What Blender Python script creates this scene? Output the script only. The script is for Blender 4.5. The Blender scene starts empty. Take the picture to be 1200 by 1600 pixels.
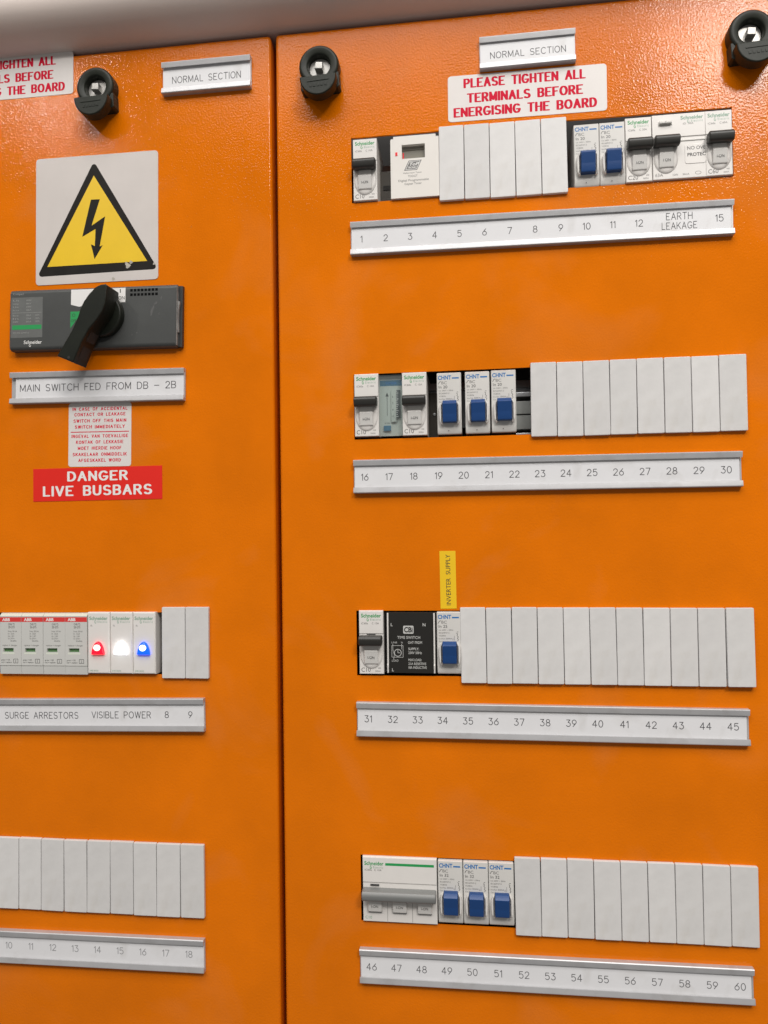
import bpy, bmesh, math, random
import numpy as np
from mathutils import Matrix, Vector

random.seed(7)
scene = bpy.context.scene
COL = scene.collection
S = 0.001                      # everything below is written in millimetres

# ------------------------------------------------------------------ camera
cam = bpy.data.cameras.new('camera')
cam_ob = bpy.data.objects.new('camera', cam)
COL.objects.link(cam_ob)
right = Vector((0.992038, 0.125098, -0.014557))
up = Vector((0.01774957, -0.02444465, 0.9995436))
fwd = Vector((-0.124685, 0.991843, 0.026470))
m = Matrix((right, up, -fwd)).transposed().to_4x4()
m.translation = Vector((0.08069, -0.53450, -0.21518))
cam_ob.matrix_world = m
cam.sensor_fit = 'VERTICAL'
cam.sensor_height = 36.0
cam.lens = 1150 / 1600 * 36.0
cam.clip_start = 0.01
cam.clip_end = 50
scene.camera = cam_ob

# ------------------------------------------------------------------ light
world = bpy.data.worlds.new('World')
scene.world = world
world.use_nodes = True
bg = world.node_tree.nodes['Background']
bg.inputs['Color'].default_value = (1.0, 0.965, 0.93, 1)
bg.inputs['Strength'].default_value = 0.20


def ceiling_or_fill_lamp(name, loc, sx, sy, watts, col):
    l = bpy.data.lights.new(name, 'AREA')
    l.shape = 'RECTANGLE'
    l.size, l.size_y = sx, sy
    l.energy = watts
    l.color = col
    o = bpy.data.objects.new(name, l)
    o.location = loc            # an area lamp points down (-Z) by default
    COL.objects.link(o)
    return o


ceiling_or_fill_lamp('ceiling_or_fill_lamp', (0.84, -1.45, 1.04), 0.42, 0.42, 26, (1.0, 0.955, 0.90))
ceiling_or_fill_lamp('ceiling_or_fill_lamp', (-1.17, -1.44, 1.10), 0.12, 0.12, 6, (1.0, 0.95, 0.89))
ceiling_or_fill_lamp('ceiling_or_fill_lamp', (0.0, -2.0, 2.05), 2.4, 2.2, 100, (1.0, 0.97, 0.94))  # broad overhead fill, added to lift the panel and soften shadows

scene.view_settings.view_transform = 'Standard'
scene.view_settings.look = 'None'
scene.view_settings.gamma = 1
scene.view_settings.use_curve_mapping = False
scene.view_settings.exposure = 0.0

# ------------------------------------------------------------------ materials
MATS = {}


def mat(name, col, rough=0.5, metal=0.0, spec=0.5, bump=0.0, bscale=800.0, mottle=0.0, mscale=40.0,
        emit=None, estr=0.0, tint=0.0, alpha_clear=False, rvar=0.0, detail=2.0):
    mt = bpy.data.materials.new(name)
    mt.use_nodes = True
    nt = mt.node_tree
    p = nt.nodes['Principled BSDF']
    p.inputs['Base Color'].default_value = (*col, 1)
    p.inputs['Roughness'].default_value = rough
    p.inputs['Metallic'].default_value = metal
    p.inputs['Specular IOR Level'].default_value = spec
    tc = nt.nodes.new('ShaderNodeTexCoord')
    if bump:
        n = nt.nodes.new('ShaderNodeTexNoise')
        n.inputs['Scale'].default_value = bscale
        n.inputs['Detail'].default_value = detail
        nt.links.new(tc.outputs['Object'], n.inputs['Vector'])
        b = nt.nodes.new('ShaderNodeBump')
        b.inputs['Strength'].default_value = 1.0
        b.inputs['Distance'].default_value = bump
        nt.links.new(n.outputs['Fac'], b.inputs['Height'])
        nt.links.new(b.outputs['Normal'], p.inputs['Normal'])
    last = None
    if mottle:
        n2 = nt.nodes.new('ShaderNodeTexNoise')
        n2.inputs['Scale'].default_value = mscale
        n2.inputs['Detail'].default_value = 5
        n2.inputs['Roughness'].default_value = 0.6
        nt.links.new(tc.outputs['Object'], n2.inputs['Vector'])
        mr = nt.nodes.new('ShaderNodeMapRange')
        mr.inputs['From Min'].default_value = 0.3
        mr.inputs['From Max'].default_value = 0.7
        mr.inputs['To Min'].default_value = 1 - mottle
        mr.inputs['To Max'].default_value = 1 + mottle * 0.5
        nt.links.new(n2.outputs['Fac'], mr.inputs['Value'])
        last = mr.outputs['Result']
        if rvar:
            mr2 = nt.nodes.new('ShaderNodeMapRange')
            mr2.inputs['From Min'].default_value = 0.3
            mr2.inputs['From Max'].default_value = 0.7
            mr2.inputs['To Min'].default_value = rough - rvar
            mr2.inputs['To Max'].default_value = rough + rvar
            nt.links.new(n2.outputs['Fac'], mr2.inputs['Value'])
            nt.links.new(mr2.outputs['Result'], p.inputs['Roughness'])
    if tint:
        oi = nt.nodes.new('ShaderNodeObjectInfo')
        mr3 = nt.nodes.new('ShaderNodeMapRange')
        mr3.inputs['To Min'].default_value = 1 - tint
        mr3.inputs['To Max'].default_value = 1 + tint
        nt.links.new(oi.outputs['Random'], mr3.inputs['Value'])
        if last:
            mu = nt.nodes.new('ShaderNodeMath')
            mu.operation = 'MULTIPLY'
            nt.links.new(last, mu.inputs[0])
            nt.links.new(mr3.outputs['Result'], mu.inputs[1])
            last = mu.outputs[0]
        else:
            last = mr3.outputs['Result']
    if last:
        vm = nt.nodes.new('ShaderNodeVectorMath')
        vm.operation = 'SCALE'
        vm.inputs[0].default_value = col
        nt.links.new(last, vm.inputs['Scale'])
        nt.links.new(vm.outputs['Vector'], p.inputs['Base Color'])
    if emit:
        p.inputs['Emission Color'].default_value = (*emit, 1)
        p.inputs['Emission Strength'].default_value = estr
    if alpha_clear:
        tr = nt.nodes.new('ShaderNodeBsdfTransparent')
        tr.inputs['Color'].default_value = (0.94, 0.96, 0.96, 1)
        mx = nt.nodes.new('ShaderNodeMixShader')
        mx.inputs['Fac'].default_value = 0.06
        out = nt.nodes['Material Output']
        nt.links.new(tr.outputs[0], mx.inputs[1])
        nt.links.new(p.outputs[0], mx.inputs[2])
        nt.links.new(mx.outputs[0], out.inputs['Surface'])
    MATS[name] = mt
    return mt


mat('orange_paint', (0.72, 0.166, 0.001), 0.09, spec=0.18, bump=0.000145, bscale=700, mottle=0.12, mscale=13, rvar=0.04, detail=1.0)

def dust_film(mt, col, lo, hi, amount, scale):
    """thin pale film of dust and hand marks, in patches with a shape of their own"""
    nt = mt.node_tree
    p = nt.nodes['Principled BSDF']
    src = p.inputs['Base Color'].links[0].from_socket
    tc = nt.nodes.new('ShaderNodeTexCoord')
    n = nt.nodes.new('ShaderNodeTexNoise')
    n.inputs['Scale'].default_value = scale
    n.inputs['Detail'].default_value = 7
    n.inputs['Distortion'].default_value = 0.7
    nt.links.new(tc.outputs['Object'], n.inputs['Vector'])
    mr = nt.nodes.new('ShaderNodeMapRange')
    mr.inputs['From Min'].default_value = lo
    mr.inputs['From Max'].default_value = hi
    mr.inputs['To Max'].default_value = amount
    nt.links.new(n.outputs['Fac'], mr.inputs['Value'])
    mx = nt.nodes.new('ShaderNodeMix')
    mx.data_type = 'RGBA'
    nt.links.new(mr.outputs['Result'], mx.inputs[0])
    nt.links.new(src, mx.inputs[6])
    mx.inputs[7].default_value = (*col, 1)
    nt.links.new(mx.outputs[2], p.inputs['Base Color'])


dust_film(MATS['orange_paint'], (0.52, 0.30, 0.16), 0.54, 0.74, 0.11, 11)
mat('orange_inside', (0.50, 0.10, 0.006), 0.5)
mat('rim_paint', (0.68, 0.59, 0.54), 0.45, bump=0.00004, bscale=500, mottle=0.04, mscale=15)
mat('dark_inside', (0.02, 0.018, 0.016), 0.7)
mat('alu', (0.50, 0.50, 0.51), 0.42, metal=0.35, bump=0.00003, bscale=300, mottle=0.08, mscale=60)
mat('insert_white', (0.72, 0.72, 0.735), 0.35, mottle=0.03, mscale=30)
mat('engraved', (0.065, 0.065, 0.07), 0.6)
mat('engraved_soft', (0.11, 0.11, 0.115), 0.6)
mat('engraved_pale', (0.26, 0.26, 0.27), 0.6)  # paler ink for the lower left strip, stands in for lens blur
mat('plate_grey', (0.645, 0.635, 0.625), 0.42, mottle=0.06, mscale=70, tint=0.05, bump=0.00018, bscale=110, rvar=0.06)
mat('breaker_white', (0.71, 0.685, 0.655), 0.38, mottle=0.03, mscale=60, tint=0.02)
mat('breaker_grey', (0.64, 0.625, 0.595), 0.4, mottle=0.05, mscale=70, tint=0.02)
mat('paddle_white', (0.66, 0.645, 0.62), 0.4)
mat('toggle_black', (0.024, 0.023, 0.020), 0.42, bump=0.00003, bscale=900)
mat('toggle_grey', (0.20, 0.205, 0.20), 0.4)
mat("blue_toggle", (0.007, 0.050, 0.185), 0.38, bump=0.00003, bscale=700)
mat('print_green', (0.015, 0.30, 0.08), 0.5)
mat('print_palegreen', (0.20, 0.36, 0.26), 0.5)
mat('print_grey', (0.15, 0.145, 0.14), 0.5)
mat('print_dark', (0.03, 0.03, 0.03), 0.5)
mat('print_blue', (0.01, 0.15, 0.42), 0.5)
mat('print_white', (0.78, 0.77, 0.75), 0.5)
mat('sticker_white', (0.70, 0.665, 0.64), 0.4, mottle=0.04, mscale=25)
mat('warning_white', (0.60, 0.555, 0.525), 0.38, mottle=0.06, mscale=22)
mat('sticker_red_text', (0.62, 0.004, 0.035), 0.6, spec=0.15)
mat('danger_red', (0.74, 0.018, 0.010), 0.4, mottle=0.04, mscale=30)
mat('sign_yellow', (0.80, 0.52, 0.008), 0.4, mottle=0.05, mscale=30)
mat('sign_black', (0.016, 0.014, 0.012), 0.5, spec=0.15, mottle=0.25, mscale=90)
mat('smudge', (0.45, 0.42, 0.36), 0.6, mottle=0.3, mscale=300)
mat('tape_yellow', (0.82, 0.52, 0.012), 0.4)
mat('switch_grey', (0.060, 0.063, 0.061), 0.42, mottle=0.12, mscale=40, bump=0.00003, bscale=1200)
mat('switch_worn', (0.22, 0.215, 0.205), 0.5, mottle=0.4, mscale=200)
mat('scuff', (0.10, 0.10, 0.098), 0.6, mottle=0.3, mscale=150)
mat('switch_edge', (0.03, 0.03, 0.03), 0.45)
mat('handle_black', (0.010, 0.012, 0.008), 0.42, spec=0.3, bump=0.00004, bscale=500, mottle=0.3, mscale=60)
mat('lock_black', (0.017, 0.020, 0.014), 0.48, spec=0.28, bump=0.00004, bscale=400, mottle=0.2, mscale=120)
mat('lock_metal', (0.42, 0.41, 0.39), 0.46, metal=0.75, bump=0.00006, bscale=500)
mat('rail_steel', (0.45, 0.46, 0.47), 0.35, metal=0.8)
mat('rail_block', (0.22, 0.23, 0.22), 0.5)
mat('device_brown', (0.075, 0.065, 0.052), 0.55)
mat('lcd', (0.19, 0.18, 0.145), 0.25)
mat('lcd_shade', (0.24, 0.225, 0.19), 0.4)
mat('led_red', (0.45, 0.01, 0.015), 0.3, emit=(1.0, 0.02, 0.03), estr=0.35)
mat('lens_red', (0.7, 0.01, 0.03), 0.2, emit=(1.0, 0.0, 0.012), estr=1.8)
mat('lens_white', (0.9, 0.9, 0.95), 0.2, emit=(0.95, 0.97, 1.0), estr=4.0)
mat('lens_blue', (0.01, 0.06, 0.7), 0.2, emit=(0.0, 0.045, 1.0), estr=2.6)
mat('glow_warm', (1, 0.9, 0.8), 0.3, emit=(1.0, 0.80, 0.66), estr=1.6)
mat('glow_white', (1, 1, 1), 0.3, emit=(1, 1, 1), estr=5)
mat('glow_blue', (0.9, 0.95, 1), 0.3, emit=(0.72, 0.9, 1.0), estr=2.2)
mat('cover_body', (0.44, 0.47, 0.43), 0.4)
mat('cover_dark', (0.05, 0.058, 0.06), 0.45)
mat('cover_blue', (0.03, 0.13, 0.22), 0.45)
mat('clear_cover', (0.45, 0.5, 0.5), 0.12, alpha_clear=True)
mat('print_mid', (0.30, 0.30, 0.29), 0.5)
mat('grille_black', (0.004, 0.004, 0.004), 0.9, spec=0.1)
mat('timer_black', (0.016, 0.015, 0.013), 0.35)
mat('arrestor_grey', (0.56, 0.56, 0.535), 0.42, mottle=0.03, mscale=50)
mat('arrestor_pale', (0.66, 0.69, 0.60), 0.4)
mat('arrestor_red', (0.66, 0.045, 0.04), 0.4)
mat('window_green', (0.10, 0.22, 0.085), 0.4)
mat('timer_white', (0.73, 0.70, 0.655), 0.42, mottle=0.03, mscale=40)
mat('sw_label', (0.13, 0.135, 0.13), 0.45, mottle=0.1, mscale=120)
mat('print_silver', (0.50, 0.50, 0.48), 0.5)

dust_film(MATS['insert_white'], (0.42, 0.40, 0.37), 0.58, 0.78, 0.30, 60)
dust_film(MATS['plate_grey'], (0.46, 0.42, 0.36), 0.57, 0.80, 0.30, 45)
dust_film(MATS['alu'], (0.30, 0.28, 0.26), 0.55, 0.75, 0.35, 70)

# ------------------------------------------------------------------ lettering
_fc = {}


def font_mesh(s, bold=0.0, space=1.0):
    """(verts2d, faces, cap height) of a line of the built-in font, lower left at 0,0"""
    k = (s, bold, space)
    if k in _fc:
        return _fc[k]
    cu = bpy.data.curves.new('t', 'FONT')
    cu.body = s
    cu.size = 1.0
    cu.offset = bold
    cu.space_character = space
    cu.resolution_u = 4
    ob = bpy.data.objects.new('t', cu)
    COL.objects.link(ob)
    dg = bpy.context.evaluated_depsgraph_get()
    me = bpy.data.meshes.new_from_object(ob.evaluated_get(dg))
    v = np.array([w.co[:2] for w in me.vertices]) if len(me.vertices) else np.zeros((0, 2))
    f = [list(p.vertices) for p in me.polygons]
    bpy.data.objects.remove(ob)
    bpy.data.curves.remove(cu)
    bpy.data.meshes.remove(me)
    _fc[k] = (v, f)
    return _fc[k]


def arc(cx, cy, rx, ry, a0, a1, n=10):
    return [(cx + rx * math.cos(math.radians(a0 + (a1 - a0) * i / n)),
             cy + ry * math.sin(math.radians(a0 + (a1 - a0) * i / n))) for i in range(n + 1)]


# single-stroke engraver's alphabet; cap height 1, (advance, strokes)
def _G():
    g = {}
    g[' '] = (0.45, [])
    g['A'] = (0.72, [[(0, 0), (.36, 1), (.72, 0)], [(.13, .35), (.59, .35)]])
    g['B'] = (0.62, [[(0, 0), (0, 1), (.35, 1)] + arc(.35, .76, .24, .24, 90, -90) + [(0, .52)],
                     [(.35, .52)] + arc(.35, .26, .27, .26, 90, -90) + [(0, 0)]])
    g['C'] = (0.72, [arc(.40, .5, .40, .5, 45, 315, 16)])
    g['D'] = (0.68, [[(0, 0), (0, 1), (.25, 1)] + arc(.25, .5, .43, .5, 90, -90, 14) + [(0, 0)]])
    g['E'] = (0.58, [[(.58, 1), (0, 1), (0, 0), (.58, 0)], [(0, .52), (.40, .52)]])
    g['F'] = (0.56, [[(.56, 1), (0, 1), (0, 0)], [(0, .52), (.40, .52)]])
    g['G'] = (0.76, [arc(.40, .5, .40, .5, 45, 330, 16) + [(.76, .42), (.45, .42)]])
    g['H'] = (0.66, [[(0, 0), (0, 1)], [(.66, 0), (.66, 1)], [(0, .52), (.66, .52)]])
    g['I'] = (0.0, [[(0, 0), (0, 1)]])
    g['K'] = (0.64, [[(0, 0), (0, 1)], [(.62, 1), (0, .36)], [(.22, .56), (.66, 0)]])
    g['L'] = (0.52, [[(0, 1), (0, 0), (.52, 0)]])
    g['M'] = (0.78, [[(0, 0), (0, 1), (.39, .12), (.78, 1), (.78, 0)]])
    g['N'] = (0.66, [[(0, 0), (0, 1), (.66, 0), (.66, 1)]])
    g['O'] = (0.80, [arc(.40, .5, .40, .5, 90, 450, 22)])
    g['P'] = (0.60, [[(0, 0), (0, 1), (.34, 1)] + arc(.34, .73, .27, .27, 90, -90) + [(0, .46)]])
    g['R'] = (0.64, [[(0, 0), (0, 1), (.34, 1)] + arc(.34, .75, .26, .25, 90, -90) + [(0, .50)], [(.30, .50), (.64, 0)]])
    g['S'] = (0.64, [arc(.32, .75, .29, .25, 35, 270, 12) + arc(.32, .25, .32, .25, 90, -145, 12)])
    g['T'] = (0.64, [[(0, 1), (.64, 1)], [(.32, 1), (.32, 0)]])
    g['U'] = (0.66, [[(0, 1), (0, .32)] + arc(.33, .32, .33, .32, 180, 360, 12) + [(.66, 1)]])
    g['V'] = (0.70, [[(0, 1), (.35, 0), (.70, 1)]])
    g['W'] = (0.96, [[(0, 1), (.24, 0), (.48, 1), (.72, 0), (.96, 1)]])
    g['Y'] = (0.68, [[(0, 1), (.34, .48), (.68, 1)], [(.34, .48), (.34, 0)]])
    g['-'] = (0.66, [[(0, .45), (.66, .45)]])
    g['0'] = (0.60, [arc(.30, .5, .30, .5, 90, 450, 20)])
    g['1'] = (0.20, [[(0, .80), (.20, 1), (.20, 0)]])
    g['2'] = (0.60, [arc(.30, .72, .28, .28, 170, -35, 12) + [(0, 0), (.60, 0)]])
    g['3'] = (0.60, [[(.05, 1), (.55, 1), (.27, .62)] + arc(.29, .31, .31, .31, 85, -150, 14)])
    g['4'] = (0.64, [[(.46, 0), (.46, 1), (0, .30), (.64, .30)]])
    g['5'] = (0.60, [[(.53, 1), (.08, 1), (.04, .55)] + arc(.29, .33, .31, .33, 130, -145, 14)])
    g['6'] = (0.60, [[(.50, 1), (.12, .55)] + arc(.30, .31, .30, .31, 150, -210, 18)])
    g['7'] = (0.60, [[(0, 1), (.60, 1), (.20, 0)]])
    g['8'] = (0.60, [arc(.30, .76, .25, .24, 270, 630, 16), arc(.30, .26, .30, .26, 90, 450, 16)])
    g['9'] = (0.60, [arc(.30, .69, .30, .31, -30, 330, 18) + [(.12, 0)]])
    return g


GLYPH = _G()
_gc = {}
_CASES = None


def glyph_mesh(ch, nib):
    """filled outline of a stroked glyph: nib=(half width, half height, angle)"""
    k = (ch, nib)
    if k in _gc:
        return _gc[k]
    adv, strokes = GLYPH[ch]
    a, b, ang = nib[:3]
    pw = nib[3] if len(nib) > 3 else 2.0
    ca, sa = math.cos(math.radians(ang)), math.sin(math.radians(ang))

    def tr(P):
        return np.stack([(P[..., 0] * ca + P[..., 1] * sa) / a, (-P[..., 0] * sa + P[..., 1] * ca) / b], -1)
    st = min(0.035, min(a, b) * 0.9)
    pad = max(a, b) + 2 * st
    xs = np.arange(-pad, adv + pad + st, st)
    ys = np.arange(-pad, 1 + pad + st, st)
    G = np.stack(np.meshgrid(xs, ys, indexing='ij'), -1)
    T = tr(G)
    D = np.full(G.shape[:2], 9.0)
    for s in strokes:
        p = tr(np.array(s, float))
        for i in range(len(p) - 1):
            d = p[i + 1] - p[i]
            L = max((d * d).sum(), 1e-9)
            t = np.clip(((T - p[i]) @ d) / L, 0, 1)
            q = p[i] + t[..., None] * d
            D = np.minimum(D, (np.abs(T - q) ** pw).sum(-1) ** (1.0 / pw))
    F = 1.0 - D                       # inside > 0
    V, FA = [], []
    nx, ny = F.shape
    I = F > 0
    for i in range(nx - 1):
        j = 0
        while j < ny - 1:
            c = (I[i, j], I[i + 1, j], I[i + 1, j + 1], I[i, j + 1])
            if not any(c):
                j += 1
                continue
            if all(c):
                j1 = j
                while j1 + 1 < ny - 1 and I[i, j1 + 2] and I[i + 1, j1 + 2]:
                    j1 += 1
                n = len(V)
                V += [(xs[i], ys[j]), (xs[i + 1], ys[j]), (xs[i + 1], ys[j1 + 1]), (xs[i], ys[j1 + 1])]
                FA.append([n, n + 1, n + 2, n + 3])
                j = j1 + 1
                continue
            pts = [(i, j), (i + 1, j), (i + 1, j + 1), (i, j + 1)]
            poly = []
            for e in range(4):
                p0, p1 = pts[e], pts[(e + 1) % 4]
                f0, f1 = F[p0], F[p1]
                if f0 > 0:
                    poly.append((xs[p0[0]], ys[p0[1]]))
                if (f0 > 0) != (f1 > 0):
                    t = f0 / (f0 - f1)
                    poly.append((xs[p0[0]] + t * (xs[p1[0]] - xs[p0[0]]), ys[p0[1]] + t * (ys[p1[1]] - ys[p0[1]])))
            if len(poly) >= 3:
                n = len(V)
                V += poly
                FA.append(list(range(n, n + len(poly))))
            j += 1
    _gc[k] = (V, FA, adv)
    return _gc[k]


# ------------------------------------------------------------------ mesh builder  (x, z, h) millimetres, h = towards the viewer
def inset(poly, d):
    n = len(poly)
    out = []
    area = sum(poly[i][0] * poly[(i + 1) % n][1] - poly[(i + 1) % n][0] * poly[i][1] for i in range(n))
    sg = 1 if area > 0 else -1
    for i in range(n):
        p0, p1, p2 = poly[i - 1], poly[i], poly[(i + 1) % n]
        d1 = Vector((p1[0] - p0[0], p1[1] - p0[1]))
        d2 = Vector((p2[0] - p1[0], p2[1] - p1[1]))
        if d1.length < 1e-9 or d2.length < 1e-9:
            out.append(p1)
            continue
        d1.normalize()
        d2.normalize()
        n1 = Vector((-d1.y, d1.x)) * sg
        n2 = Vector((-d2.y, d2.x)) * sg
        b = n1 + n2
        L = b.length
        if L < 1e-6:
            out.append(p1)
            continue
        b /= L
        k = d / max(0.35, b.dot(n1))
        out.append((p1[0] + b.x * k, p1[1] + b.y * k))
    return out


def rrect(x0, x1, z0, z1, r, n=5):
    out = []
    for cx, cz, a in ((x1 - r, z1 - r, 0), (x0 + r, z1 - r, 90), (x0 + r, z0 + r, 180), (x1 - r, z0 + r, 270)):
        out += arc(cx, cz, r, r, a, a + 90, n)
    return out


def finish(bm, me):
    """write the mesh with area-weighted normals inside each smooth patch"""
    bm.normal_update()
    ar = [f.calc_area() for f in bm.faces]
    bm.faces.index_update()
    out = []
    lim = math.cos(math.radians(42))
    for f in bm.faces:
        for lp in f.loops:
            n = Vector((0, 0, 0))
            for g in lp.vert.link_faces:
                if g.normal.dot(f.normal) > lim:
                    n += g.normal * (ar[g.index] + 1e-12)
            out.append(n.normalized() if n.length > 0 else f.normal)
    bm.to_mesh(me)
    me.normals_split_custom_set([tuple(n) for n in out])


class MB:
    def __init__(s):
        s.v, s.f, s.m = [], [], []
        s.pv, s.pf, s.pm = [], [], []
        s.mats = []

    def mi(s, name):
        if name not in s.mats:
            s.mats.append(name)
        return s.mats.index(name)

    def loops(s, loops, mname, cap0=True, cap1=True):
        """join a list of equal-length 3-D loops"""
        k = s.mi(mname)
        n = len(loops[0])
        base = len(s.v)
        for L in loops:
            s.v += L
        for a in range(len(loops) - 1):
            for i in range(n):
                j = (i + 1) % n
                s.f.append([base + a * n + i, base + a * n + j, base + (a + 1) * n + j, base + (a + 1) * n + i])
                s.m.append(k)
        if cap0:
            s.f.append([base + i for i in range(n)][::-1])
            s.m.append(k)
        if cap1:
            o = base + (len(loops) - 1) * n
            s.f.append([o + i for i in range(n)])
            s.m.append(k)
        return s

    def prism(s, poly, h0, h1, mname, r=0.0, seg=3):
        L = [[(x, z, h0) for x, z in poly]]
        if r:
            L.append([(x, z, h1 - r) for x, z in poly])
            for q in range(1, seg + 1):
                a = math.radians(90 * q / seg)
                L.append([(x, z, h1 - r + r * math.sin(a)) for x, z in inset(poly, r * (1 - math.cos(a)))])
        else:
            L.append([(x, z, h1) for x, z in poly])
        return s.loops(L, mname)

    def box(s, x0, x1, z0, z1, h0, h1, mname, r=0.0, seg=2):
        return s.prism([(x0, z0), (x1, z0), (x1, z1), (x0, z1)], h0, h1, mname, r, seg)

    def profx(s, poly, x0, x1, mname, r=0.0):
        """(z,h) profile swept along x"""
        if r:
            ins = inset(poly, r)
            L = [[(x0, z, h) for z, h in ins], [(x0 + r, z, h) for z, h in poly],
                 [(x1 - r, z, h) for z, h in poly], [(x1, z, h) for z, h in ins]]
        else:
            L = [[(x0, z, h) for z, h in poly], [(x1, z, h) for z, h in poly]]
        return s.loops(L, mname)

    def lathe(s, cx, cz, prof, mname, n=40, sx=1.0, sz=1.0):
        """profile of (radius, h), closed with caps at both ends"""
        L = [[(cx + sx * r * math.cos(2 * math.pi * i / n), cz + sz * r * math.sin(2 * math.pi * i / n), h) for i in range(n)]
             for r, h in prof]
        return s.loops(L, mname)

    def ring(s, cx, cz, prof, mname, n=48):
        """closed (radius,h) section turned round the h axis"""
        k = s.mi(mname)
        base = len(s.v)
        q = len(prof)
        for i in range(n):
            a = 2 * math.pi * i / n
            s.v += [(cx + r * math.cos(a), cz + r * math.sin(a), h) for r, h in prof]
        for i in range(n):
            j = (i + 1) % n
            for a in range(q):
                b = (a + 1) % q
                s.f.append([base + i * q + a, base + i * q + b, base + j * q + b, base + j * q + a])
                s.m.append(k)
        return s

    def holed(s, x0, x1, z0, z1, hf, hb, holes, mname, depth=None, sides=True):
        """front sheet at hf with rectangular openings; opening and outer walls back to hb"""
        k = s.mi(mname)
        xs = sorted({x0, x1, *[h[0] for h in holes], *[h[1] for h in holes]})
        zs = sorted({z0, z1, *[h[2] for h in holes], *[h[3] for h in holes]})
        idx = {}

        def vid(i, j, h):
            if (i, j, h) not in idx:
                idx[(i, j, h)] = len(s.v)
                s.v.append((xs[i], zs[j], h))
            return idx[(i, j, h)]

        def solid(i, j):
            if i < 0 or j < 0 or i >= len(xs) - 1 or j >= len(zs) - 1:
                return None
            cx, cz = (xs[i] + xs[i + 1]) / 2, (zs[j] + zs[j + 1]) / 2
            return not any(a < cx < b and c < cz < d for a, b, c, d in holes)
        for i in range(len(xs) - 1):
            for j in range(len(zs) - 1):
                if not solid(i, j):
                    continue
                s.f.append([vid(i, j, hf), vid(i + 1, j, hf), vid(i + 1, j + 1, hf), vid(i, j + 1, hf)])
                s.m.append(k)
                for (di, dj, a, b) in ((-1, 0, (i, j + 1), (i, j)), (1, 0, (i + 1, j), (i + 1, j + 1)),
                                       (0, -1, (i, j), (i + 1, j)), (0, 1, (i + 1, j + 1), (i, j + 1))):
                    t = solid(i + di, j + dj)
                    if t is True or (t is None and not sides):
                        continue
                    hh = hb if t is None or depth is None else hf - depth
                    s.f.append([vid(*b, hf), vid(*a, hf), vid(*a, hh), vid(*b, hh)])
                    s.m.append(k)
        return s

    # flat prints
    def flat(s, poly, h, mname):
        n = len(s.pv)
        s.pv += [(x, z, h) for x, z in poly]
        s.pf.append(list(range(n, n + len(poly))))
        s.pm.append(s.mi(mname))
        return s

    def rect(s, x0, x1, z0, z1, h, mname):
        return s.flat([(x0, z0), (x1, z0), (x1, z1), (x0, z1)], h, mname)

    def line(s, pts, w, h, mname):
        for i, ((ax, az), (bx, bz)) in enumerate(zip(pts, pts[1:])):
            d = Vector((bx - ax, bz - az))
            if d.length < 1e-6:
                continue
            d.normalize()
            nx, nz = -d.y * w / 2, d.x * w / 2
            s.flat([(ax - nx, az - nz), (bx - nx, bz - nz), (bx + nx, bz + nz), (ax + nx, az + nz)], h + 0.004 * (i % 2), mname)
        return s

    def text(s, st, x, z, cap, h, mname, width=None, bold=0.0, align='l', space=1.0, shear=0.0, rot=0.0, vscale=1.0):
        """built-in font; x,z = lower left (or centre) of the line, cap = capital height"""
        hv, _ = font_mesh('H', bold)
        H = hv[:, 1].max() - hv[:, 1].min()
        v, f = font_mesh(st, bold, space)
        if not len(v):
            return s
        k = cap / H
        w = v[:, 0].max() - v[:, 0].min()
        kx = width / w if width else k
        px = (v[:, 0] - v[:, 0].min()) * kx
        pz = (v[:, 1] - hv[:, 1].min()) * k
        W = w * kx
        if align == 'c':
            px = px - W / 2
            pz = pz - cap / 2
        elif align == 'r':
            px = px - W
        px = px + shear * pz
        if rot:
            c, sn = math.cos(math.radians(rot)), math.sin(math.radians(rot))
            px, pz = px * c - pz * sn, px * sn + pz * c
        n = len(s.pv)
        s.pv += [(x + a, z + b, h) for a, b in zip(px, pz)]
        mi = s.mi(mname)
        for q in f:
            s.pf.append([n + i for i in q])
            s.pm.append(mi)
        return s

    def engrave(s, st, x, z, cap, h, mname, width=None, nib=(0.054, 0.054, 0), gap=0.28, slope=0.0):
        """stroked lettering centred on x,z"""
        adv = []
        for c in st:
            adv.append(GLYPH[c][0] + gap)
        tot = sum(adv) - gap
        kx = width / tot if width else cap
        px = -tot / 2
        k = s.mi(mname)
        for c, a in zip(st, adv):
            V, F, _ = glyph_mesh(c, nib)
            n = len(s.pv)
            s.pv += [(x + (px + vx) * kx, z + (vy - 0.5) * cap + slope * (px + vx) * kx, h) for vx, vy in V]
            for q in F:
                s.pf.append([n + i for i in q])
                s.pm.append(k)
            px += a
        return s

    def mesh(s, name):
        me = bpy.data.meshes.new(name)
        bm = bmesh.new()

        def add(V, F, M):
            bv = [bm.verts.new((x * S, -h * S, z * S)) for x, z, h in V]
            for q, mi in zip(F, M):
                try:
                    fc = bm.faces.new([bv[i] for i in q])
                    fc.material_index = mi
                    fc.smooth = True
                except ValueError:
                    pass
        add(s.v, s.f, s.m)
        bmesh.ops.recalc_face_normals(bm, faces=bm.faces[:])
        add(s.pv, s.pf, s.pm)
        finish(bm, me)
        bm.free()
        for nm in s.mats:
            me.materials.append(MATS[nm])
        return me


# ------------------------------------------------------------------ objects
def tag(o, label=None, cat=None, group=None, kind=None):
    if label:
        o['label'] = label
    if cat:
        o['category'] = cat
    if group:
        o['group'] = group
    if kind:
        o['kind'] = kind
    return o


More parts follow.
